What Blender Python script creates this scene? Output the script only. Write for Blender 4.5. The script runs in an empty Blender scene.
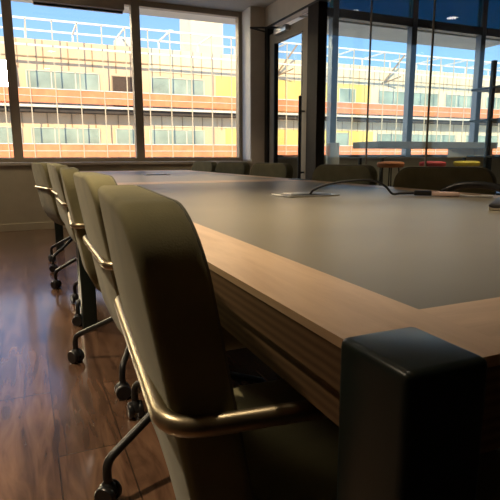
import bpy, bmesh, math, random
from mathutils import Vector, Matrix
random.seed(4)
S = bpy.context.scene
COL = S.collection
PI = math.pi

# ------------------------------------------------------------------ materials
def new_mat(name):
    m = bpy.data.materials.new(name); m.use_nodes = True
    nt = m.node_tree; b = nt.nodes['Principled BSDF']
    return m, nt, b
def mat(name, col, rough=.5, metal=0., noise=None, bump=None, spec=.5, sheen=0., coat=0., ns=8):
    m, nt, b = new_mat(name)
    b.inputs['Base Color'].default_value = (*col, 1)
    b.inputs['Roughness'].default_value = rough
    b.inputs['Metallic'].default_value = metal
    b.inputs['Specular IOR Level'].default_value = spec
    b.inputs['Sheen Weight'].default_value = sheen
    b.inputs['Coat Weight'].default_value = coat
    tc = nt.nodes.new('ShaderNodeTexCoord')
    nz = nt.nodes.new('ShaderNodeTexNoise'); nz.inputs['Scale'].default_value = ns; nz.inputs['Detail'].default_value = 5
    nt.links.new(tc.outputs['Object'], nz.inputs['Vector'])
    amt = .12 if noise is None else noise
    r = nt.nodes.new('ShaderNodeValToRGB')
    r.color_ramp.elements[0].position = .3; r.color_ramp.elements[1].position = .7
    r.color_ramp.elements[0].color = (*[c*(1-amt) for c in col], 1)
    r.color_ramp.elements[1].color = (*[min(1, c*(1+amt)) for c in col], 1)
    nt.links.new(nz.outputs['Fac'], r.inputs['Fac'])
    nt.links.new(r.outputs['Color'], b.inputs['Base Color'])
    if bump:
        n2 = nt.nodes.new('ShaderNodeTexNoise'); n2.inputs['Scale'].default_value = bump[0]; n2.inputs['Detail'].default_value = 3
        nt.links.new(tc.outputs['Object'], n2.inputs['Vector'])
        bp = nt.nodes.new('ShaderNodeBump'); bp.inputs['Strength'].default_value = bump[1]; bp.inputs['Distance'].default_value = .003
        nt.links.new(n2.outputs['Fac'], bp.inputs['Height']); nt.links.new(bp.outputs['Normal'], b.inputs['Normal'])
    return m
def wood(name, c0, c1, scale=(1, 14, 14), rough=.4, spec=.5, axis=None):
    m, nt, b = new_mat(name)
    b.inputs['Roughness'].default_value = rough; b.inputs['Specular IOR Level'].default_value = spec
    tc = nt.nodes.new('ShaderNodeTexCoord'); mp = nt.nodes.new('ShaderNodeMapping')
    mp.inputs['Scale'].default_value = scale
    nz = nt.nodes.new('ShaderNodeTexNoise'); nz.inputs['Scale'].default_value = 3; nz.inputs['Detail'].default_value = 8; nz.inputs['Roughness'].default_value = .65; nz.inputs['Distortion'].default_value = .6
    r = nt.nodes.new('ShaderNodeValToRGB')
    r.color_ramp.elements[0].position = .3; r.color_ramp.elements[1].position = .7
    r.color_ramp.elements[0].color = (*c0, 1); r.color_ramp.elements[1].color = (*c1, 1)
    L = nt.links
    L.new(tc.outputs['Object'], mp.inputs['Vector']); L.new(mp.outputs['Vector'], nz.inputs['Vector'])
    L.new(nz.outputs['Fac'], r.inputs['Fac']); L.new(r.outputs['Color'], b.inputs['Base Color'])
    return m
def ply_edge(name):
    m, nt, b = new_mat(name); L = nt.links
    b.inputs['Roughness'].default_value = .5
    tc = nt.nodes.new('ShaderNodeTexCoord')
    w = nt.nodes.new('ShaderNodeTexWave'); w.bands_direction = 'Z'; w.inputs['Scale'].default_value = 34; w.inputs['Distortion'].default_value = .4
    w.inputs['Detail'].default_value = 2
    nz = nt.nodes.new('ShaderNodeTexNoise'); nz.inputs['Scale'].default_value = 9
    L.new(tc.outputs['Object'], w.inputs['Vector']); L.new(tc.outputs['Object'], nz.inputs['Vector'])
    r = nt.nodes.new('ShaderNodeValToRGB'); r.color_ramp.elements[0].color = (.10, .055, .028, 1); r.color_ramp.elements[1].color = (.165, .10, .05, 1)
    L.new(w.outputs['Fac'], r.inputs['Fac']); L.new(r.outputs['Color'], b.inputs['Base Color'])
    return m
def floor_mat():
    m, nt, b = new_mat('walnut_plank_floor'); L = nt.links; N = nt.nodes
    tc = N.new('ShaderNodeTexCoord'); mp = N.new('ShaderNodeMapping')
    mp.inputs['Rotation'].default_value = (0, 0, PI/2)
    L.new(tc.outputs['Object'], mp.inputs['Vector'])
    br = N.new('ShaderNodeTexBrick'); br.inputs['Scale'].default_value = 1
    br.inputs['Brick Width'].default_value = 1.25; br.inputs['Row Height'].default_value = .19
    br.inputs['Mortar Size'].default_value = .0025; br.offset = .37
    br.inputs['Color1'].default_value = (.5, .5, .5, 1); br.inputs['Color2'].default_value = (1, 1, 1, 1); br.inputs['Mortar'].default_value = (.15, .15, .15, 1)
    L.new(mp.outputs['Vector'], br.inputs['Vector'])
    m2 = N.new('ShaderNodeMapping'); m2.inputs['Scale'].default_value = (9, 1.1, 9)
    L.new(tc.outputs['Object'], m2.inputs['Vector'])
    nz = N.new('ShaderNodeTexNoise'); nz.inputs['Scale'].default_value = 2.2; nz.inputs['Detail'].default_value = 8; nz.inputs['Distortion'].default_value = 1.6
    L.new(m2.outputs['Vector'], nz.inputs['Vector'])
    r = N.new('ShaderNodeValToRGB'); r.color_ramp.elements[0].position = .32; r.color_ramp.elements[1].position = .72
    r.color_ramp.elements[0].color = (.085, .042, .024, 1); r.color_ramp.elements[1].color = (.25, .135, .08, 1)
    L.new(nz.outputs['Fac'], r.inputs['Fac'])
    mx = N.new('ShaderNodeMix'); mx.data_type = 'RGBA'; mx.blend_type = 'MULTIPLY'; mx.inputs['Factor'].default_value = .75
    L.new(r.outputs['Color'], mx.inputs[6]); L.new(br.outputs['Color'], mx.inputs[7])
    L.new(mx.outputs[2], b.inputs['Base Color'])
    b.inputs['Coat Weight'].default_value = .6; b.inputs['Coat Roughness'].default_value = .12; b.inputs['Roughness'].default_value = .26; b.inputs['Specular IOR Level'].default_value = .5
    bp = N.new('ShaderNodeBump'); bp.inputs['Strength'].default_value = .25; bp.inputs['Distance'].default_value = .002
    L.new(nz.outputs['Fac'], bp.inputs['Height']); L.new(bp.outputs['Normal'], b.inputs['Normal'])
    return m
def glass(name, tint=(.95, .97, .96), ior=1.45):
    m = bpy.data.materials.new(name); m.use_nodes = True; nt = m.node_tree; nt.nodes.clear(); L = nt.links
    o = nt.nodes.new('ShaderNodeOutputMaterial'); t = nt.nodes.new('ShaderNodeBsdfTransparent'); g = nt.nodes.new('ShaderNodeBsdfGlossy')
    t.inputs['Color'].default_value = (*tint, 1); g.inputs['Roughness'].default_value = .0
    lw = nt.nodes.new('ShaderNodeLayerWeight'); lw.inputs['Blend'].default_value = .5
    pw = nt.nodes.new('ShaderNodeMath'); pw.operation = 'POWER'; pw.inputs[1].default_value = 5
    f = nt.nodes.new('ShaderNodeMath'); f.operation = 'MULTIPLY_ADD'; f.inputs[1].default_value = .9; f.inputs[2].default_value = .035
    x = nt.nodes.new('ShaderNodeMixShader')
    L.new(lw.outputs['Facing'], pw.inputs[0]); L.new(pw.outputs[0], f.inputs[0]); L.new(f.outputs[0], x.inputs['Fac']); L.new(t.outputs['BSDF'], x.inputs[1]); L.new(g.outputs['BSDF'], x.inputs[2]); L.new(x.outputs['Shader'], o.inputs['Surface'])
    return m
def emit(name, col, s):
    m, nt, b = new_mat(name)
    b.inputs['Base Color'].default_value = (*col, 1); b.inputs['Emission Color'].default_value = (*col, 1); b.inputs['Emission Strength'].default_value = s
    return m

M = dict(
    floor=floor_mat(),
    wall=mat('warm_grey_painted_wall', (.60, .53, .43), .7, noise=.04),
    knee=mat('olive_grey_painted_wall', (.50, .44, .31), .6, noise=.05),
    dwall=mat('dark_painted_wall', (.07, .065, .055), .8, noise=.05),
    ceil=mat('ceiling_paint', (.50, .48, .44), .85, noise=.03),
    frame=mat('dark_bronze_window_frame', (.38, .31, .22), .5, .2, noise=.06),
    reveal=mat('white_painted_reveal', (.75, .72, .68), .6, noise=.03),
    sill=mat('grey_sill', (.52, .46, .37), .45, noise=.05),
    alu=mat('grey_aluminium_frame', (.20, .22, .25), .4, .5, noise=.05),
    black=mat('black_powder_coat', (.012, .012, .012), .42, noise=.1),
    blackp=mat('black_plastic', (.015, .015, .016), .3, noise=.1),
    jamb=mat('dark_walnut_jamb', (.025, .018, .014), .7, noise=.2, spec=.15),
    doorf=mat('taupe_door_frame', (.34, .29, .22), .7, noise=.05, spec=.2),
    glass=glass('clear_glass'), pglass=glass('partition_glass', (.90, .97, .98)),
    tint=glass('deep_blue_transom_glass', (.05, .19, .24)),
    wood=wood('maple_table_border', (.50, .335, .20), (.66, .47, .30), (10, 1.4, 10), .36),
    woodx=wood('maple_table_border_cross', (.50, .335, .20), (.66, .47, .30), (1.4, 10, 10), .36),
    ply=ply_edge('plywood_edge'),
    inlay=mat('charcoal_linoleum_inlay', (.20, .175, .125), .36, noise=.08, spec=.5, ns=3),
    post=mat('charcoal_lacquered_post', (.012, .020, .018), .3, noise=.2, spec=.45),
    postside=wood('charcoal_lacquered_wood', (.012, .011, .009), (.03, .025, .018), (10, 10, 1), .35),
    fabric=mat('olive_velvet_upholstery', (.190, .172, .092), .95, noise=.16, bump=(500, .12), sheen=.12, spec=.2, ns=12),
    piping=mat('olive_piping', (.12, .115, .08), .8, noise=.1),
    tube=mat('bronze_polished_tube', (.36, .30, .20), .36, 1., noise=.05),
    silver=mat('brushed_aluminium', (.68, .66, .62), .3, .9, noise=.04),
    pink=mat('pale_pink_adapter_shell', (.72, .52, .46), .4, noise=.04),
    white=mat('white_plastic', (.8, .78, .75), .4, noise=.03),
    cable=mat('black_cable_rubber', (.012, .012, .013), .4, noise=.1),
    whitep=mat('white_painted_metal', (.82, .80, .74), .5, noise=.03),
    post_tan=mat('sand_painted_metal', (.62, .50, .34), .5, noise=.04),
    mirror=mat('glint_mirror', (.95, .93, .88), .2, 1., noise=.01),
    beige=mat('beige_facade_panel', (.80, .57, .36), .75, noise=.06, ns=.6),
    cream=mat('cream_facade_panel', (.86, .72, .50), .75, noise=.06, ns=.6),
    yellow=mat('yellow_facade_panel', (.90, .68, .20), .7, noise=.1, ns=.8),
    joint=mat('dark_panel_joint', (.40, .28, .18), .8),
    slab=mat('concrete_slab_edge', (.74, .68, .56), .8, noise=.08, ns=1),
    dark=mat('painted_slab_shade', (.06, .045, .035), .8, noise=.2, ns=1),
    fglass=mat('green_grey_facade_glazing', (.36, .44, .37), .25, noise=.25, ns=.7),
    brown=mat('dark_brown_opening', (.09, .055, .035), .7, noise=.2),
    red=mat('orange_red_mesh_railing', (.90, .28, .12), .7, noise=.15, ns=2),
    asphalt=mat('grey_paving', (.66, .60, .50), .9, noise=.1, ns=.5),
    canopy=mat('beige_canopy', (.90, .78, .62), .8, noise=.03),
    orange=mat('orange_stool_fabric', (.72, .24, .08), .7, noise=.08),
    redf=mat('red_stool_fabric', (.62, .07, .06), .7, noise=.08),
    yel=mat('yellow_stool_fabric', (.75, .55, .06), .7, noise=.08),
    counter=mat('grey_laminate', (.30, .31, .31), .35, noise=.05),
    endp=mat('light_wood_panel', (.72, .56, .32), .5, noise=.08),
    leaf=mat('dark_green_leaf', (.06, .11, .04), .5, noise=.3),
    lamp=emit('downlight_lens', (1., .92, .8), 6.),
    lapt=mat('space_grey_lid', (.10, .10, .11), .35, .8, noise=.05),
)

# ------------------------------------------------------------------ mesh helpers
def link(o, parent=None):
    COL.objects.link(o)
    if parent: o.parent = parent
    return o
def obj(name, bm, m, parent=None, smooth=True, loc=None):
    me = bpy.data.meshes.new(name); bm.normal_update(); bm.to_mesh(me); bm.free()
    ms = m if isinstance(m, (list, tuple)) else [m]
    for x in ms: me.materials.append(x)
    if smooth:
        for p in me.polygons: p.use_smooth = True
        try: me.set_sharp_from_angle(angle=math.radians(38))
        except Exception: pass
    o = bpy.data.objects.new(name, me)
    if loc: o.location = loc
    return link(o, parent)
def box(bm, lo, hi, bev=0., seg=2, mi=0):
    r = bmesh.ops.create_cube(bm, size=1)
    c = [(a+b)/2 for a, b in zip(lo, hi)]; s = [abs(b-a) for a, b in zip(lo, hi)]
    for v in r['verts']: v.co = Vector((v.co[i]*s[i]+c[i] for i in range(3)))
    es = list({e for v in r['verts'] for e in v.link_edges})
    fs = list({f for v in r['verts'] for f in v.link_faces})
    for f in fs: f.material_index = mi
    if bev: bmesh.ops.bevel(bm, geom=es, offset=bev, segments=seg, affect='EDGES', profile=.5)
    return bm
def B(lo, hi, bev=0., seg=2):
    return box(bmesh.new(), lo, hi, bev, seg)
def tube(bm, pts, r, n=12, closed=False, cap=True):
    pts = [Vector(p) for p in pts]; rings = []
    N = len(pts); up = None
    for i, p in enumerate(pts):
        a = pts[(i-1) % N] if (closed or i > 0) else p
        b = pts[(i+1) % N] if (closed or i < N-1) else p
        t = (b-a).normalized()
        if up is None: up = t.orthogonal().normalized()
        up = (up - t*up.dot(t)).normalized(); s = t.cross(up)
        rr = r[i] if isinstance(r, (list, tuple)) else r
        rings.append([bm.verts.new(p+up*math.cos(2*PI*k/n)*rr+s*math.sin(2*PI*k/n)*rr) for k in range(n)])
    for i in range(N if closed else N-1):
        A, C = rings[i], rings[(i+1) % N]
        for k in range(n):
            bm.faces.new((A[k], A[(k+1) % n], C[(k+1) % n], C[k]))
    if cap and not closed:
        bm.faces.new(rings[0][::-1]); bm.faces.new(rings[-1])
    return bm
def fillet(pts, r, n=6):
    pts = [Vector(p) for p in pts]; out = [pts[0]]
    for i in range(1, len(pts)-1):
        a, p, b = pts[i-1], pts[i], pts[i+1]
        d1 = (a-p); d2 = (b-p); rr = min(r, d1.length*.49, d2.length*.49)
        A = p+d1.normalized()*rr; C = p+d2.normalized()*rr
        for k in range(n+1):
            t = k/n; out.append(A*(1-t)**2+p*2*t*(1-t)+C*t*t)
    out.append(pts[-1]); return out
def bez(pts, n=10):           # Catmull-Rom
    P = [Vector(p) for p in pts]; P = [P[0]*2-P[1]]+P+[P[-1]*2-P[-2]]; out = []
    for i in range(1, len(P)-2):
        for k in range(n):
            t = k/n; a, b, c, d = P[i-1:i+3]
            out.append(.5*((2*b)+(c-a)*t+(2*a-5*b+4*c-d)*t*t+(3*b-a-3*c+d)*t**3))
    out.append(P[-2]); return out
def lathe(bm, prof, c=(0, 0, 0), n=24):
    rings = []
    for r, z in prof:
        rings.append([bm.verts.new((c[0]+r*math.cos(2*PI*k/n), c[1]+r*math.sin(2*PI*k/n), c[2]+z)) for k in range(n)])
    for A, C in zip(rings, rings[1:]):
        for k in range(n): bm.faces.new((A[k], A[(k+1) % n], C[(k+1) % n], C[k]))
    bm.faces.new(rings[0][::-1]); bm.faces.new(rings[-1])
    return bm
def wheel(bm, c, r, w, axis, n=18):
    ax = Vector(axis).normalized(); u = Vector((0, 0, 1)); v = ax.cross(u)
    prof = [(r*.55, -w/2), (r*.9, -w/2), (r, -w/2+.004), (r, w/2-.004), (r*.9, w/2), (r*.55, w/2)]
    rings = [[bm.verts.new(Vector(c)+ax*z+(u*math.cos(2*PI*k/n)+v*math.sin(2*PI*k/n))*q) for k in range(n)] for q, z in prof]
    for A, C in zip(rings, rings[1:]):
        for k in range(n): bm.faces.new((A[k], A[(k+1) % n], C[(k+1) % n], C[k]))
    bm.faces.new(rings[0][::-1]); bm.faces.new(rings[-1])
def thing(name, label, cat, loc=(0, 0, 0), rz=0, group=None):
    o = bpy.data.objects.new(name, None); link(o); o.location = loc; o.rotation_euler = (0, 0, rz); o.empty_display_size = .1
    o['label'] = label; o['category'] = cat
    if group: o['group'] = group
    return o
def tag(o, label, cat, group=None):
    o['label'] = label; o['category'] = cat
    if group: o['group'] = group
    return o
def struct(name, bm, m, parent=None, smooth=False):
    o = obj(name, bm, m, parent, smooth)
    if parent is None: o['kind'] = 'structure'
    return o
def copy_tree(o, parent=None):
    c = o.copy(); COL.objects.link(c)
    if parent: c.parent = parent
    for ch in list(o.children): copy_tree(ch, c)
    return c

# ------------------------------------------------------------------ room shell
XP, YW, YG = 2.987, 6.47, 6.83        # partition plane, window-wall face, glazing plane
CH, LC = 2.87, 3.9                    # ceilings
XE = 11.0
struct('floor', B((-3.2, -3.2, -.15), (XE, 7.0, 0)), M['floor'])
struct('ceiling', B((-3.2, -3.2, CH), (XP+.12, 7.05, CH+1.2)), M['ceil'])
struct('ceiling_lounge', B((XP+.12, -3.2, LC), (XE, 7.05, LC+.17)), M['dwall'])
struct('wall_left', B((-3.35, -3.2, -.15), (-3.2, 7.05, CH+1.2)), M['wall'])
struct('wall_back', B((-3.35, -3.35, -.15), (XE+.15, -3.2, LC+.17)), M['dwall'])
struct('wall_right', B((XE, -3.2, -.15), (XE+.15, 7.05, LC+.17)), M['dwall'])
# window wall: knee wall, sill and pier
w = bmesh.new(); box(w, (-3.2, YW, 0), (XP+.06, 7.0, .78)); struct('wall_window', w, M['knee'])
struct('wall_lounge_window', B((XP+.06, YW, 0), (XE, 7.0, .83)), M['knee'])
struct('wall_pier', B((2.731, YW, .78), (XP+.06, 7.0, CH)), M['wall'])
struct('trim_1', B((2.722, YW+.01, .835), (2.731, YG-.06, CH-.001)), M['reveal'])
struct('trim_2', B((-3.2, YW-.02, .78), (2.72, YG-.055, .815), .004), M['sill'])
struct('trim_3', B((XP+.07, YW-.02, .83), (XE, YG-.055, .86), .004), M['sill'])
struct('baseboard_window', B((-3.2, YW-.015, 0), (XP-.06, YW, .09), .003), M['knee'])
# windows of the meeting room
mull = [-3.2+.06, -1.80, -.284, 1.234, 2.69]
for i in range(4):
    a, b = mull[i], mull[i+1]
    f = bmesh.new()
    last = i == 3
    box(f, (a-.055, YG-.05, .815), (a+.055, YG+.07, CH), .004)
    if last: box(f, (b-.015, YG-.05, .815), (b+.04, YG+.07, CH), .004)
    box(f, (a+.055, YG-.04, .815), (b-(.015 if last else .055), YG+.06, .865), .004)
    box(f, (a+.055, YG-.04, CH-.07), (b-(.015 if last else .055), YG+.06, CH), .004)
    o = struct('window_%d' % (i+1), f, M['frame'])
    obj('pane', B((a+.05, YG-.004, .86), (b-.012 if last else b-.05, YG+.004, CH-.065)), M['glass'], o, False)
# windows of the lounge
xm = [2.75+.33, 4.28, 5.80, 7.33, 8.86, 10.4]
for i in range(5):
    a, b = xm[i], xm[i+1]
    f = bmesh.new()
    box(f, (b-.055, YG-.05, .86), (b+.055, YG+.07, LC), .004)
    box(f, (a+(.055 if i else 0), YG-.04, .86), (b-.055, YG+.06, .90), .004)
    o = struct('window_%d' % (i+5), f, M['alu'])
    h = bmesh.new(); box(h, (a+(.055 if i else -.02), YG-.07, 2.95), (b-.055, YG+.06, 3.08), .004)
    obj('head_bar', h, M['black'], o, False)
    obj('pane', B((a+(.05 if i else -.02), YG-.004, .895), (b-.05, YG+.004, 2.955)), M['glass'], o, False)
    obj('transom_pane', B((a+(.05 if i else -.02), YG-.004, 3.07), (b-.05, YG+.004, LC)), M['tint'], o, False)
# outside canopy over the windows
tag(obj('canopy', B((-5, 7.06, 2.97), (8.3, 7.87, 3.07), .01), M['canopy'], None, False), 'beige flat canopy running along the outside above the windows', 'canopy')

# glass partition with door
PH = 2.585
struct('wall_partition', B((XP-.05, -3.2, PH+.03), (XP+.12, YW, CH)), M['wall'])
struct('trim_4', B((XP-.052, -3.2, PH), (XP+.052, YW, PH+.03)), M['black'])
struct('trim_5', B((XP-.05, 6.375, 0), (XP+.05, YW, PH)), M['black'])
struct('trim_6', B((XP-.06, 5.03, 0), (XP+.06, 5.27, PH), .004), M['jamb'])
ys = [5.03, 4.13, 3.27, 2.40, 1.5, .6, -.3, -1.2, -2.1, -3.2]
for i in range(len(ys)-1):
    o = struct('window_%d' % (i+10), B((XP-.005, ys[i+1]+.004, .02), (XP+.005, ys[i]-.004, PH)), M['pglass'])
    if i < len(ys)-2:
        obj('joint', B((XP-.008, ys[i+1]-.005, 0), (XP+.008, ys[i+1]+.005, PH)), M['doorf'], o, False)
struct('trim_7', B((XP-.02, -3.2, 0), (XP+.02, 5.03, .02)), M['black'])
# door leaf (closed), y 5.28 .. 6.36
y0, y1, dt = 5.285, 6.365, 2.50
d = bmesh.new()
box(d, (XP-.025, y0, .01), (XP+.025, y0+.16, dt), .003)
box(d, (XP-.025, y1-.14, .01), (XP+.025, y1, dt), .003)
box(d, (XP-.025, y0+.16, dt-.14), (XP+.025, y1-.14, dt), .003)
box(d, (XP-.025, y0+.16, .01), (XP+.025, y1-.14, .22), .003)
door = struct('door_1', d, M['doorf'])
obj('glass_pane', B((XP-.004, y0+.155, .215), (XP+.004, y1-.135, dt-.135)), M['glass'], door, False)
g = bmesh.new()
for (a, b, c, e) in ((y0+.16, y0+.185, .22, dt-.14), (y1-.165, y1-.14, .22, dt-.14)): box(g, (XP-.028, a, c), (XP+.028, b, e))
obj('glazing_bead', g, M['black'], door, False)
h = bmesh.new(); tube(h, [(XP-.09, y0+.09, .55), (XP-.09, y0+.09, 1.60)], .018, 14)
ph = obj('pull_handle', h, M['black'], door)
h = bmesh.new()
for z in (.68, 1.42): tube(h, [(XP-.09, y0+.09, z), (XP-.024, y0+.09, z)], .011, 10)
obj('handle_bracket', h, M['black'], ph)
for z in (.3, 1.05, 2.1):
    hb = bmesh.new(); tube(hb, [(XP-.035, y1+.005, z-.07), (XP-.035, y1+.005, z+.07)], .012, 10); obj('hinge', hb, M['black'], door)
cl = bmesh.new(); box(cl, (XP-.09, 5.78, dt-.06), (XP-.026, 6.12, dt+.01), .006)
dc = obj('door_closer', cl, M['silver'], door)
ar = bmesh.new(); tube(ar, [(XP-.06, 6.0, dt+.015), (XP-.36, 6.25, dt+.04)], .012, 8); tube(ar, [(XP-.36, 6.25, dt+.04), (XP-.06, 6.42, dt+.05)], .012, 8)
obj('closer_arm', ar, M['black'], dc)

# roller blind cassette in second bay
rb = thing('roller_blind', 'dark rolled-up blind cassette at the top of the wide middle window', 'blind', (.5, 6.62, 2.7))
obj('cassette', B((-.50, -.09, -.04), (.55, .07, .169), .008), M['frame'], rb)
obj('bottom_rail', B((-.49, -.03, -.065), (.54, .01, -.041), .004), M['blackp'], rb)

# meeting room ceiling lights; those over table and left chairs are unseen, added fill
for i, (x, y) in enumerate([(.3, 5.85), (2.05, 5.45), (-1.1, 5.6), (-1.1, 3.4), (-1.1, 1.2), (.4, 3.0), (.4, .9)]):
    t = thing('downlight', ['round recessed downlight mirrored in the glass partition'][0] if i == 0 else 'small round meeting room ceiling downlight, one of a set mostly added as fill', 'ceiling light', (x, y, CH), 0, 'recessed meeting room downlights')
    a = bmesh.new(); lathe(a, [(.075, -.006), (.085, -.006), (.085, 0.0), (.075, 0.0)]); obj('ring', a, M['whitep'], t)
    a = bmesh.new(); lathe(a, [(.0, -.0075), (.074, -.0075), (.074, -.001), (.0, -.001)]); obj('lens', a, M['lamp'], t)
    l = bpy.data.lights.new('downlight_lamp', 'SPOT'); l.spot_size = math.radians(84); l.spot_blend = .6; l.shadow_soft_size = .06
    l.energy = 30 if y > 5 else ((105 if y < 1 else 80) if x > 0 else 150)
    if x > 0 and y < 5: l.spot_size = math.radians(54); l.spot_blend = .8
    l.color = (1., .80, .54)
    lo = bpy.data.objects.new('downlight_lamp', l); link(lo); lo.location = (x, y, CH-.012)

for x, y in ((4.6, 4.3), (6.4, 4.3), (4.6, 1.5)):  # unseen ceiling lamps, added to brighten the stools and lounge
    t = thing('downlight', 'unseen round ceiling lamp added to brighten the lounge', 'ceiling light', (x, y, LC), 0, 'added lounge fill lights')
    a = bmesh.new(); lathe(a, [(.075, -.006), (.085, -.006), (.085, 0.0), (.075, 0.0)]); obj('ring', a, M['whitep'], t)
    a = bmesh.new(); lathe(a, [(.0, -.0075), (.074, -.0075), (.074, -.001), (.0, -.001)]); obj('lens', a, M['lamp'], t)
    l = bpy.data.lights.new('downlight_lamp', 'SPOT'); l.spot_size = math.radians(80); l.spot_blend = .6; l.shadow_soft_size = .06
    l.energy = 120; l.color = (1., .82, .60)
    lo = bpy.data.objects.new('downlight_lamp', l); link(lo); lo.location = (x, y, LC-.012)

# ------------------------------------------------------------------ conference tables
TT, TW, HL = .74, 1.322, 2.474
def make_table():
    t = thing('conference_table', '', 'table')
    b, e = .107, .045
    inl = obj('inlay_top', B((b, b, TT-.03), (TW-b, HL-b, TT)), M['inlay'], t, False)
    for nm, lo, hi, m in (('border', (.0, .0, TT-.008), (b, HL, TT+.0006), 'wood'), ('border', (TW-b, .0, TT-.008), (TW, HL, TT+.0006), 'wood'),
                          ('border', (b, 0, TT-.008), (TW-b, b, TT+.0006), 'woodx'), ('border', (b, HL-b, TT-.008), (TW-b, HL, TT+.0006), 'woodx')):
        x = bmesh.new()
        box(x, (lo[0], lo[1], lo[2]), (hi[0], hi[1], hi[2]))
        o = obj(nm, x, M[m], t, False)
    a = bmesh.new()
    for lo, hi in (((.001, .001), (.05, HL-.001)), ((TW-.05, .001), (TW-.001, HL-.001)), ((.05, .001), (TW-.05, .05)), ((.05, HL-.05), (TW-.05, HL-.001))):
        box(a, (lo[0], lo[1], TT-.045), (hi[0], hi[1], TT-.008))
    for lo, hi in (((.008, .008), (.06, HL-.008)), ((TW-.06, .008), (TW-.008, HL-.008)), ((.06, .008), (TW-.06, .06)), ((.06, HL-.06), (TW-.06, HL-.008))):
        box(a, (lo[0], lo[1], TT-.082), (hi[0], hi[1], TT-.047))
    obj('plywood_edge', a, M['ply'], t, False)
    for x0 in (-.005, TW-.068):
        for yy in (-.009, HL-.083):
            p = bmesh.new(); box(p, (x0, yy, 0.0), (x0+.073, yy+.079+(.0 if yy < 0 else -.009), TT+.004), .007, 4)
            obj('leg', p, M['post'], t)
    # under-frame and cable tray
    u = bmesh.new(); box(u, (.3, .2, TT-.09), (.36, HL-.2, TT-.031)); box(u, (TW-.36, .2, TT-.09), (TW-.3, HL-.2, TT-.031))
    obj('under_rail', u, M['black'], t, False)
    return t
t1 = make_table(); t1['label'] = 'near half of the long conference table, with the dark corner post in front'; t1['group'] = 'conference table halves'
t2 = copy_tree(t1); t2.location = (0, HL+.0105, 0); t2['label'] = 'far half of the long conference table, beyond the pale wooden joint'

# power grommets
def grommet(loc, label):
    g = thing('power_grommet', label, 'power outlet', loc, 0, 'table power grommets')
    obj('plate', B((-.1, -.075, 0), (.1, .075, .004), .0015), M['silver'], g)
    obj('flap', B((-.06, -.03, .0042), (.075, .055, .007), .001), M['silver'], g)
    s = bmesh.new(); box(s, (-.075, -.055, .0042), (.075, -.033, .006)); obj('cable_slot', s, M['blackp'], g, False)
    return g
grommet((.705, 1.37, TT+.001), 'silver power plate near the front of the table with a black cable rising from it')
grommet((.715, 3.75, TT+.001), 'small silver power plate on the far half of the table near the windows')

# cables and adapter on the table
c = bmesh.new(); tube(c, bez([(.70, 1.325, TT+.007), (.712, 1.32, TT+.022), (.75, 1.31, TT+.038), (.82, 1.28, TT+.052), (.90, 1.245, TT+.055), (.945, 1.225, TT+.035), (.968, 1.21, TT+.008), (.995, 1.20, TT+.009), (1.042, 1.175, TT+.010)]), .0042, 8)
tag(obj('power_cable', c, M['cable']), 'thin black cable arching from the silver plate across the table', 'cable')
ad = thing('display_adapter', 'pale pink adapter block with black plug and thin white lead lying on the table', 'adapter', (1.112, 1.105, TT+.0015), math.radians(-45))
obj('shell', B((-.045, -.013, 0), (.045, .013, .015), .003), M['pink'], ad)
obj('plug', B((-.105, -.012, .001), (-.046, .012, .018), .004), M['blackp'], ad)
s = bmesh.new(); tube(s, bez([(.045, 0, .007), (.075, .0, .0035), (.11, .002, .0035)]), .0025, 8); obj('lead', s, M['white'], ad)
obj('connector', B((.11, -.006, .0005), (.15, .010, .007), .002), M['white'], ad)
k = bmesh.new(); P = bez([(1.165, 1.185, TT+.010), (1.195, 1.18, TT+.020), (1.235, 1.15, TT+.034), (1.27, 1.08, TT+.036), (1.28, .98, TT+.022), (1.28, .90, TT+.0145), (1.275, .84, TT+.0145)])
tube(k, P, [.006+.007*min(1, i/14) for i in range(len(P))], 10)
tag(obj('power_lead', k, M['cable']), 'thick black power lead curving behind the pale pink adapter', 'cable')
lp = thing('laptop', 'corner of a thin dark grey laptop at the right edge of the frame', 'laptop', (.872, .712, TT), math.radians(36))
obj('base', B((0, -.235, .001), (.34, 0, .009), .003), M['silver'], lp)
obj('lid', B((0, -.235, .0095), (.34, 0, .016), .003), M['lapt'], lp)

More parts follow.
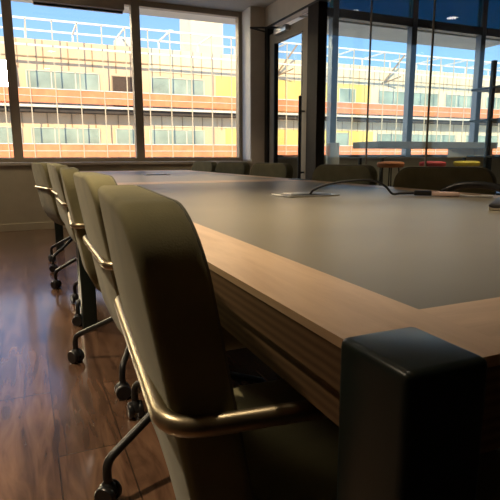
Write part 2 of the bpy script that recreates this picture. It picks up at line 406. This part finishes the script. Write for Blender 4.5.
# ------------------------------------------------------------------ conference chairs (front = +X, origin on the floor under the hub)
def rr_outline(hw, z0, z1, rt, rb, n=7):
    pts = []
    for cy, cz, r, a0 in ((hw-rt, z1-rt, rt, 0), (-hw+rt, z1-rt, rt, PI/2), (-hw+rb, z0+rb, rb, PI), (hw-rb, z0+rb, rb, 1.5*PI)):
        for k in range(n+1):
            a = a0+PI/2*k/n; pts.append((cy+r*math.cos(a), cz+r*math.sin(a)))
    return pts
def back_x(z): return -.262-.175*(z-.62)          # outer face of the backrest
def cushion(hw, z0, z1, rt, rb, thick, edge=.012, bow=.006):
    """padded panel; rings of one outline inset to round the edges"""
    bm = bmesh.new(); rings = []
    n = 8; prof = [(edge+.09, -.004), (edge, 0)]   # (inset, depth)
    for k in range(1, n+1):
        a = PI/2*k/n; prof.append((edge*(1-math.sin(a)), edge*(1-math.cos(a))))
    prof += [(0, thick-edge)]
    for k in range(1, n+1):
        a = PI/2*k/n; prof.append((edge*(1-math.cos(a)), thick-edge+edge*math.sin(a)))
    prof += [(edge+.09, thick+.004)]
    for ins, d in prof:
        o = rr_outline(hw-ins, z0+ins, z1-ins, max(rt-ins, .02), max(rb-ins, .02))
        ring = []
        for y, z in o:
            q = back_x(z)+d+bow*(y/hw)**2
            if z < .5: q += 1.1*(0.5-z)**2*2
            ring.append(bm.verts.new((q, y, z)))
        rings.append(ring)
    N = len(rings[0])
    for A, C in zip(rings, rings[1:]):
        for k in range(N): bm.faces.new((A[k], A[(k+1) % N], C[(k+1) % N], C[k]))
    for R_, rev in ((rings[0], True), (rings[-1], False)):
        cc = bm.verts.new(sum((v.co for v in R_), Vector())/N)
        for k in range(N):
            f = (R_[k], R_[(k+1) % N], cc); bm.faces.new(f[::-1] if rev else f)
    bmesh.ops.recalc_face_normals(bm, faces=bm.faces)
    return bm
def make_chair():
    t = thing('conference_chair', '', 'chair', (0, 0, 0), 0, 'conference chairs around the table')
    bk = obj('backrest', cushion(.216, .345, .838, .074, .14, .064), M['fabric'], t)
    # piping along the front edge
    o = rr_outline(.214-.004, .345+.004, .838-.004, .070, .136, 8)
    pp = [(back_x(z)+.064-.004+.006*(y/.214)**2+(2.2*(.5-z)**2 if z < .5 else 0), y, z) for y, z in o]
    b = bmesh.new(); tube(b, pp, .0032, 6, closed=True); obj('piping', b, M['piping'], bk)
    s = bmesh.new(); box(s, (-.205, -.212, .385), (.24, .212, .465), .032, 5)
    for v in s.verts:
        if v.co.z > .44: v.co.z += .006*(1-(v.co.y/.212)**2)
    obj('seat', s, M['fabric'], t)
    b = bmesh.new(); box(b, (-.14, -.13, .366), (.14, .13, .388), .005); obj('seat_plate', b, M['black'], t)
    xb = back_x(.642)-.002
    b = bmesh.new()
    path = fillet([(.12, -.150, .372), (.12, -.228, .372), (.19, -.232, .630), (xb, -.230, .642), (xb, .230, .642), (.19, .232, .630), (.12, .228, .372), (.12, .150, .372)], .04, 7)
    tube(b, path, .0098, 14); obj('arm_tube', b, M['tube'], t)
    b = bmesh.new(); lathe(b, [(.024, .20), (.024, .30), (.018, .305), (.018, .37)], n=20); obj('column', b, M['black'], t)
    for k in range(4):
        a = PI/4+k*PI/2; ca, sa = math.cos(a), math.sin(a); R = .312
        b = bmesh.new(); tube(b, fillet([(.01*ca, .01*sa, .262), (R*ca, R*sa, .118), (R*ca, R*sa, .062)], .035, 6), .0115, 10)
        lg = obj('leg', b, M['black'], t)
        w = bmesh.new(); tx = random.uniform(0, PI); ax = (math.cos(tx), math.sin(tx), 0); c = Vector((R*ca, R*sa, .0285)); A = Vector(ax)
        wheel(w, c+A*.016, .0285, .018, ax); wheel(w, c-A*.016, .0285, .018, ax)
        obj('caster_wheel', w, M['blackp'], lg)
        w = bmesh.new(); lathe(w, [(.008, .020), (.022, .024), (.026, .034), (.02, .052), (.010, .062)], (R*ca, R*sa, 0), 14); obj('caster_hood', w, M['blackp'], lg)
    return t
proto = make_chair()
def drop_seat(ch, dz):
    for c in ch.children:
        if c.name.split('.')[0] in ('backrest', 'seat', 'seat_plate', 'arm_tube'): c.location.z += dz
left = [(.165, .372, -4, 'nearest olive conference chair on the left side, dark padded end towards the viewer', 0),
        (.200, 1.110, 0, 'second olive conference chair from the front on the left side of the table', -20),
        (.200, 1.830, -3, 'third olive conference chair from the front on the left side of the table', 20),
        (.212, 2.70, 1, 'fourth olive conference chair from the front on the left side of the table', -4),
        (.220, 3.42, 2, 'fifth olive conference chair from the front on the left, mostly hidden by the fourth', -35),
        (.150, 4.12, 11, 'farthest conference chair on the left, turned to show its back, by the window wall', -12)]
right = [(1.27, 1.37, 212, 'widest dark conference chair top across the table behind the cables'),
         (1.20, 2.15, 197, 'conference chair across the table just right of the dark door jamb'),
         (1.19, 3.10, 193, 'conference chair across the table in front of the glass door'),
         (1.20, 3.88, 196, 'conference chair across the table in front of the window pier'),
         (1.19, 4.66, 190, 'small farthest conference chair across the table before the last window')]
first = True
for x, y, a, lab, db in left:
    c = proto if first else copy_tree(proto); first = False
    c.location = (x, y, 0); c.rotation_euler.z = math.radians(a); c['label'] = lab
    for q in c.children:
        if q.name.split('.')[0] == 'leg': q.rotation_euler.z = math.radians(db)
for x, y, a, lab in right:
    c = copy_tree(proto); c.location = (x, y, 0); c.rotation_euler.z = math.radians(a); c['label'] = lab; drop_seat(c, -.006)

# ------------------------------------------------------------------ lounge furniture
bt = thing('high_table', 'long grey bar-height table by the lounge windows beyond the glass', 'table', (5.2, 5.75, 0))
obj('tabletop', B((-1.05, -.3, .985), (1.15, .3, 1.075), .004), M['counter'], bt, False)
obj('drawer_box', B((.72, -.26, .85), (1.10, .26, .984), .004), M['endp'], bt, False)
for tx in (-.95, 1.07):
    for ty in (-.25, .25): obj('leg', B((tx-.02, ty-.02, 0), (tx+.02, ty+.02, .849), .003), M['black'], bt, False)
def stool(x, y, m, label):
    t = thing('bar_stool', label, 'stool', (x, y, 0), 0, 'round bar stools at the high table')
    s = bmesh.new(); lathe(s, [(.05, .735), (.15, .738), (.168, .755), (.17, .785), (.155, .803), (.08, .810), (.0, .811)]); obj('seat', s, m, t)
    for k in range(4):
        a = PI/4+k*PI/2; l = bmesh.new(); tube(l, [(.10*math.cos(a), .10*math.sin(a), .74), (.19*math.cos(a), .19*math.sin(a), .0)], .009, 8); obj('leg', l, M['black'], t)
    r = bmesh.new(); tube(r, [(.163*math.cos(2*PI*k/20), .163*math.sin(2*PI*k/20), .24) for k in range(20)], .007, 6, closed=True); obj('foot_ring', r, M['black'], t)
stool(4.0, 5.0, M['orange'], 'bar stool with an orange round seat, leftmost beyond the glass')
stool(4.68, 5.0, M['redf'], 'bar stool with a red round seat, between the orange and yellow ones')
stool(5.28, 5.0, M['yel'], 'bar stool with a yellow round seat, beside the light wooden panel')
cy = bmesh.new(); lathe(cy, [(.085, 0), (.09, .01), (.09, 1.04), (.085, 1.055), (.0, 1.055)], (3.62, 5.75, 0)); tag(obj('pedestal', cy, M['whitep']), 'pale cylindrical pedestal standing left of the high table', 'pedestal')
# potted plant
pl = thing('potted_plant', 'small spiky potted plant behind the glass beside the pale pedestal', 'plant', (3.35, 5.75, 0))
p = bmesh.new(); lathe(p, [(.10, 0), (.13, .40), (.125, .40), (.12, .37), (0, .37)]); obj('pot', p, M['counter'], pl)
lf = bmesh.new()
for k in range(34):
    a = random.uniform(0, 2*PI); s = random.uniform(.05, .22); hgt = random.uniform(.3, .55)
    pts = [Vector((0, 0, .37)), Vector((s*.4*math.cos(a), s*.4*math.sin(a), .37+hgt*.6)), Vector((s*math.cos(a), s*math.sin(a), .37+hgt))]
    sd = Vector((-math.sin(a), math.cos(a), 0))*.012
    v = [lf.verts.new(q) for q in (pts[0]-sd, pts[0]+sd, pts[1]+sd*.9, pts[1]-sd*.9, pts[2])]
    lf.faces.new(v[:4]); lf.faces.new((v[3], v[2], v[4]))
obj('foliage', lf, M['leaf'], pl)
# lounge armchair seen through the door: rounded back
lc = thing('lounge_chair', 'dark round-backed lounge chair seen through the glass door', 'chair', (3.72, 6.05, 0), math.radians(-40))
b = bmesh.new()
prof = [(.20, .45), (.23, .6), (.235, .85), (.22, 1.02), (.16, 1.10)]
rings = []
for k in range(17):
    a = PI*.62+PI*.76*k/16
    rings.append([(r*math.cos(a), r*math.sin(a), z) for r, z in prof]+[((r-.035)*math.cos(a), (r-.035)*math.sin(a), z) for r, z in reversed(prof)])
vr = [[b.verts.new(q) for q in r] for r in rings]
for A, C in zip(vr, vr[1:]):
    for k in range(10): b.faces.new((A[k], A[(k+1) % 10], C[(k+1) % 10], C[k]))
b.faces.new(vr[0][::-1]); b.faces.new(vr[-1]); bmesh.ops.recalc_face_normals(b, faces=b.faces)
obj('backrest', b, M['blackp'], lc)
s = bmesh.new(); lathe(s, [(.0, .40), (.20, .40), (.225, .43), (.21, .465), (.0, .475)]); obj('seat', s, M['blackp'], lc)
for k in range(4):
    a = PI/4+k*PI/2; l = bmesh.new(); tube(l, [(.14*math.cos(a), .14*math.sin(a), .41), (.2*math.cos(a), .2*math.sin(a), 0)], .011, 8); obj('leg', l, M['black'], lc)
# black open shelving in the lounge
sh = thing('open_shelving', 'tall black metal open shelving frame at the right edge beyond the glass', 'shelf', (4.0, 3.53, 0))
for px_, py_ in ((0, 0), (.9, -.34), (0, -.34), (.9, 0)):
    obj('upright', B((px_-.02, py_-.02, 0), (px_+.02, py_+.02, 1.78), .003), M['black'], sh, False)
for z in (.15, .5, .86, 1.215, 1.52): obj('shelf', B((-.02, -.36, z), (.92, .24, z+.02), .002), M['black'], sh, False)

# ------------------------------------------------------------------ outside: office building across the street
FY = 36.0
ob = thing('office_building', 'long sunlit beige office building with orange railings across the street', 'building', (0, FY, -5))
def part(name, bm, m, p=ob): 
    o = obj(name, bm, m, p, False); 
    o.matrix_parent_inverse = Matrix.Identity(4)
    return o
def BO(lo, hi, bm=None):      # world box -> building frame
    bm = bm or bmesh.new(); box(bm, (lo[0], lo[1]-FY, lo[2]+5), (hi[0], hi[1]-FY, hi[2]+5)); return bm
part('wall', BO((-16, FY, -5), (60, FY+14, 8.15)), M['beige'])
y = BO((12.9, FY-.06, 4.1), (26.4, FY-.001, 6.6)); BO((13.6, FY-.06, .7), (26.9, FY-.001, 2.9), y); part('yellow_cladding', y, M['yellow'])
y = BO((8.0, FY-.05, 6.62), (60, FY-.001, 8.15)); BO((26.5, FY-.05, .7), (60, FY-.001, 6.6), y); BO((12.95, FY-.05, 2.95), (26.4, FY-.001, 3.8), y); BO((8.0, FY-.05, 2.95), (12.9, FY-.001, 3.8), y); part('cream_cladding', y, M['cream'])
j = bmesh.new()
BO((-16, FY-.075, 7.08), (60, FY-.001, 7.14), j)
x = -15.2
while x < 60:
    BO((x-.025, FY-.065, 6.4), (x+.025, FY-.001, 8.1), j); BO((x-.025, FY-.065, 2.8), (x+.025, FY-.001, 3.8), j); x += 1.5
part('panel_joint', j, M['joint'])
for z in (4.07, .72):
    part('floor_slab', BO((-16, FY-1.2, z-.13), (60, FY-.001, z+.02)), M['slab'])
    part('slab_shade_strip', BO((-16, FY-1.0, z-.40), (60, FY-.001, z-.131)), M['dark'])  # solid dark strip puts the shade below the slab into colour
def fwin(a, b, z0, z1, m='fglass'):
    o = part('window', BO((a, FY-.09, z0), (b, FY-.01, z1)), M[m])
    n = max(1, round((b-a)/1.45)); q = bmesh.new()
    for k in range(n+1):
        xx = a+(b-a)*k/n; BO((xx-.035, FY-.13, z0), (xx+.035, FY-.091, z1), q)
    BO((a, FY-.13, z1-.05), (b, FY-.091, z1), q)
    obj('window_frame', q, M['slab' if m == 'fglass' else 'joint'], o, False)
for a, b in ((-12, -7), (-5.6, -.9), (.25, 4.65), (8.15, 11.95), (23.4, 24.95), (27.3, 30.4), (30.9, 33.7), (34.6, 38.3), (39.5, 43.5), (46, 51)): fwin(a, b, 4.12, 6.27)
fwin(5.5, 7.0, 4.12, 6.2, 'brown')
for a, b in ((-12, -7), (-5.2, -.3), (.3, 4.5), (5.6, 7.2), (7.9, 11.9), (22.8, 24.4), (27.3, 30.4), (31, 36), (37.3, 41.5), (44, 50)): fwin(a, b, .75, 2.76)
# mirror panel, added and tilted to throw a sun glint at the camera
dS = Vector((.42, 1., -.68)).normalized(); vC = (Vector((-.21, -.24, .88))-Vector((-1.3, FY, 5.4))).normalized(); nn = (vC-dS).normalized()
q = bmesh.new(); box(q, (-.95, -.02, -1.4), (.95, .02, 1.4)); 
rot = nn.to_track_quat('-Y', 'Z').to_matrix().to_4x4()
bmesh.ops.transform(q, matrix=Matrix.Translation((-1.35, -.45, 10.35)) @ rot, verts=q.verts)
part('sun_glint_panel', q, M['mirror'])
# railings, lattice posts and roof pergola
for z in (4.09, .74):
    part('railing', BO((-16, FY-1.16, z+.12), (60, FY-1.13, z+.95)), M['red'])
    r = bmesh.new(); BO((-16, FY-1.19, z+.93), (60, FY-1.10, z+.98), r); BO((-16, FY-1.19, z+.50), (60, FY-1.165, z+.53), r)
    part('hand_rail', r, M['whitep'])
for z, yy in ((9.05, FY-1.2), (9.05, FY+1.8), (7.55, FY-1.2)):
    part('rail', BO((-16, yy-.05, z-.05), (60, yy+.05, z+.06)), M['whitep'])
x = -14.3; n = 0
while x < 58:
    part('lattice_post', BO((x-.03, FY-1.25, .6), (x+.03, FY-1.19, 9.05)), M['post_tan'])
    if n % 2 == 0:
        q = bmesh.new(); BO((x-.04, FY-1.2, 8.98), (x+.04, FY+1.8, 9.08), q); BO((x-.05, FY+1.74, 8.1), (x+.05, FY+1.86, 9.05), q); part('pergola_arm', q, M['whitep'])
    x += 1.47; n += 1
q = bmesh.new()
for x in (17.6, 27.6):
    tube(q, [(x, -.1, 11.8), (x+1.3, -1.2, 14.0)], .07, 6); tube(q, [(x, -.1, 11.8), (x+1.0, -1.2, 12.3)], .06, 6)
part('roof_brace', q, M['joint'])
part('rooftop_unit', BO((6.0, FY+.6, 8.15), (7.1, FY+1.6, 8.75)), M['slab'])
part('tower', BO((13.0, FY+6, 8.15), (15.75, FY+9.2, 16)), M['cream'])
part('tower_side', BO((12.96, FY+6.02, 8.15), (12.999, FY+9.2, 16)), M['slab'])
gr = obj('ground', B((-120, 7.4, -5.2), (160, 140, -5.001)), M['asphalt'], None, False); gr['kind'] = 'structure'
# body of our own building below and around the floor
struct('wall_outside', B((-3.35, -3.35, -5), (XE+.15, 7.0, -.151)), M['dwall'])

# ------------------------------------------------------------------ lights
def sun_lamp():
    l = bpy.data.lights.new('sun', 'SUN'); l.energy = 3.0; l.angle = math.radians(.6); l.color = (1., .80, .53)
    o = bpy.data.objects.new('sun', l); link(o)
    d = Vector((.42, 1., -.68)).normalized()       # travel direction
    o.rotation_euler = (-d).to_track_quat('Z', 'Y').to_euler()
sun_lamp()
def fill_sun():  # second sun from the window side, added to brighten the interior
    l = bpy.data.lights.new('fill_sun', 'SUN'); l.energy = .7; l.angle = math.radians(13); l.color = (1., .78, .46)
    o = bpy.data.objects.new('fill_sun', l); link(o)
    d = Vector((.36, -1., -.32)).normalized()
    o.rotation_euler = (-d).to_track_quat('Z', 'Y').to_euler()
fill_sun()
def portal(x0, x1, z0, z1):
    l = bpy.data.lights.new('window_portal', 'AREA'); l.shape = 'RECTANGLE'; l.size = x1-x0; l.size_y = z1-z0; l.cycles.is_portal = True
    o = bpy.data.objects.new('window_portal', l); link(o); o.location = ((x0+x1)/2, YG+.1, (z0+z1)/2)
    o.rotation_euler = (-PI/2, 0, 0)
portal(-3.2, 2.7, .8, 2.87); portal(3.05, 10.9, .86, 3.9)

W = bpy.data.worlds.new('sky'); S.world = W; W.use_nodes = True; nt = W.node_tree; nt.nodes.clear()
o = nt.nodes.new('ShaderNodeOutputWorld'); bg = nt.nodes.new('ShaderNodeBackground')
tc = nt.nodes.new('ShaderNodeTexCoord'); sp = nt.nodes.new('ShaderNodeSeparateXYZ'); rp = nt.nodes.new('ShaderNodeValToRGB')
nt.links.new(tc.outputs['Generated'], sp.inputs['Vector']); nt.links.new(sp.outputs['Z'], rp.inputs['Fac'])
e = rp.color_ramp.elements; e[0].position = 0.; e[0].color = (.66, .84, .96, 1); e[1].position = .9; e[1].color = (.10, .26, .70, 1)
k = e.new(.17); k.color = (.36, .60, .95, 1); k = e.new(.30); k.color = (.19, .42, .90, 1)
bg.inputs['Strength'].default_value = .66
nt.links.new(rp.outputs['Color'], bg.inputs['Color']); nt.links.new(bg.outputs['Background'], o.inputs['Surface'])

# ------------------------------------------------------------------ camera
f_px, pi_, ya, ro = 508.165, .182249, .410329, -.00304
F = Vector((math.sin(ya)*math.cos(pi_), math.cos(ya)*math.cos(pi_), -math.sin(pi_)))
R = Vector((math.cos(ya), -math.sin(ya), 0)); U = R.cross(F)
R2 = R*math.cos(ro)+U*math.sin(ro); U2 = -R*math.sin(ro)+U*math.cos(ro)
cd = bpy.data.cameras.new('camera'); cam = bpy.data.objects.new('camera', cd); link(cam)
mw = Matrix((R2, U2, -F)).transposed().to_4x4(); mw.translation = Vector((-.21436, -.24312, .879415)); cam.matrix_world = mw
cd.sensor_width = 36; cd.lens = 36*f_px/500; cd.clip_start = .02; cd.clip_end = 400
S.camera = cam
vs = S.view_settings; vs.view_transform = 'Standard'; vs.look = 'None'; vs.gamma = 1; vs.use_curve_mapping = False; vs.exposure = 1.25
S.cycles.use_denoising = True
S.cycles.max_bounces = 10; S.cycles.diffuse_bounces = 5; S.cycles.glossy_bounces = 5; S.cycles.transparent_max_bounces = 16
S.cycles.sample_clamp_indirect = 6
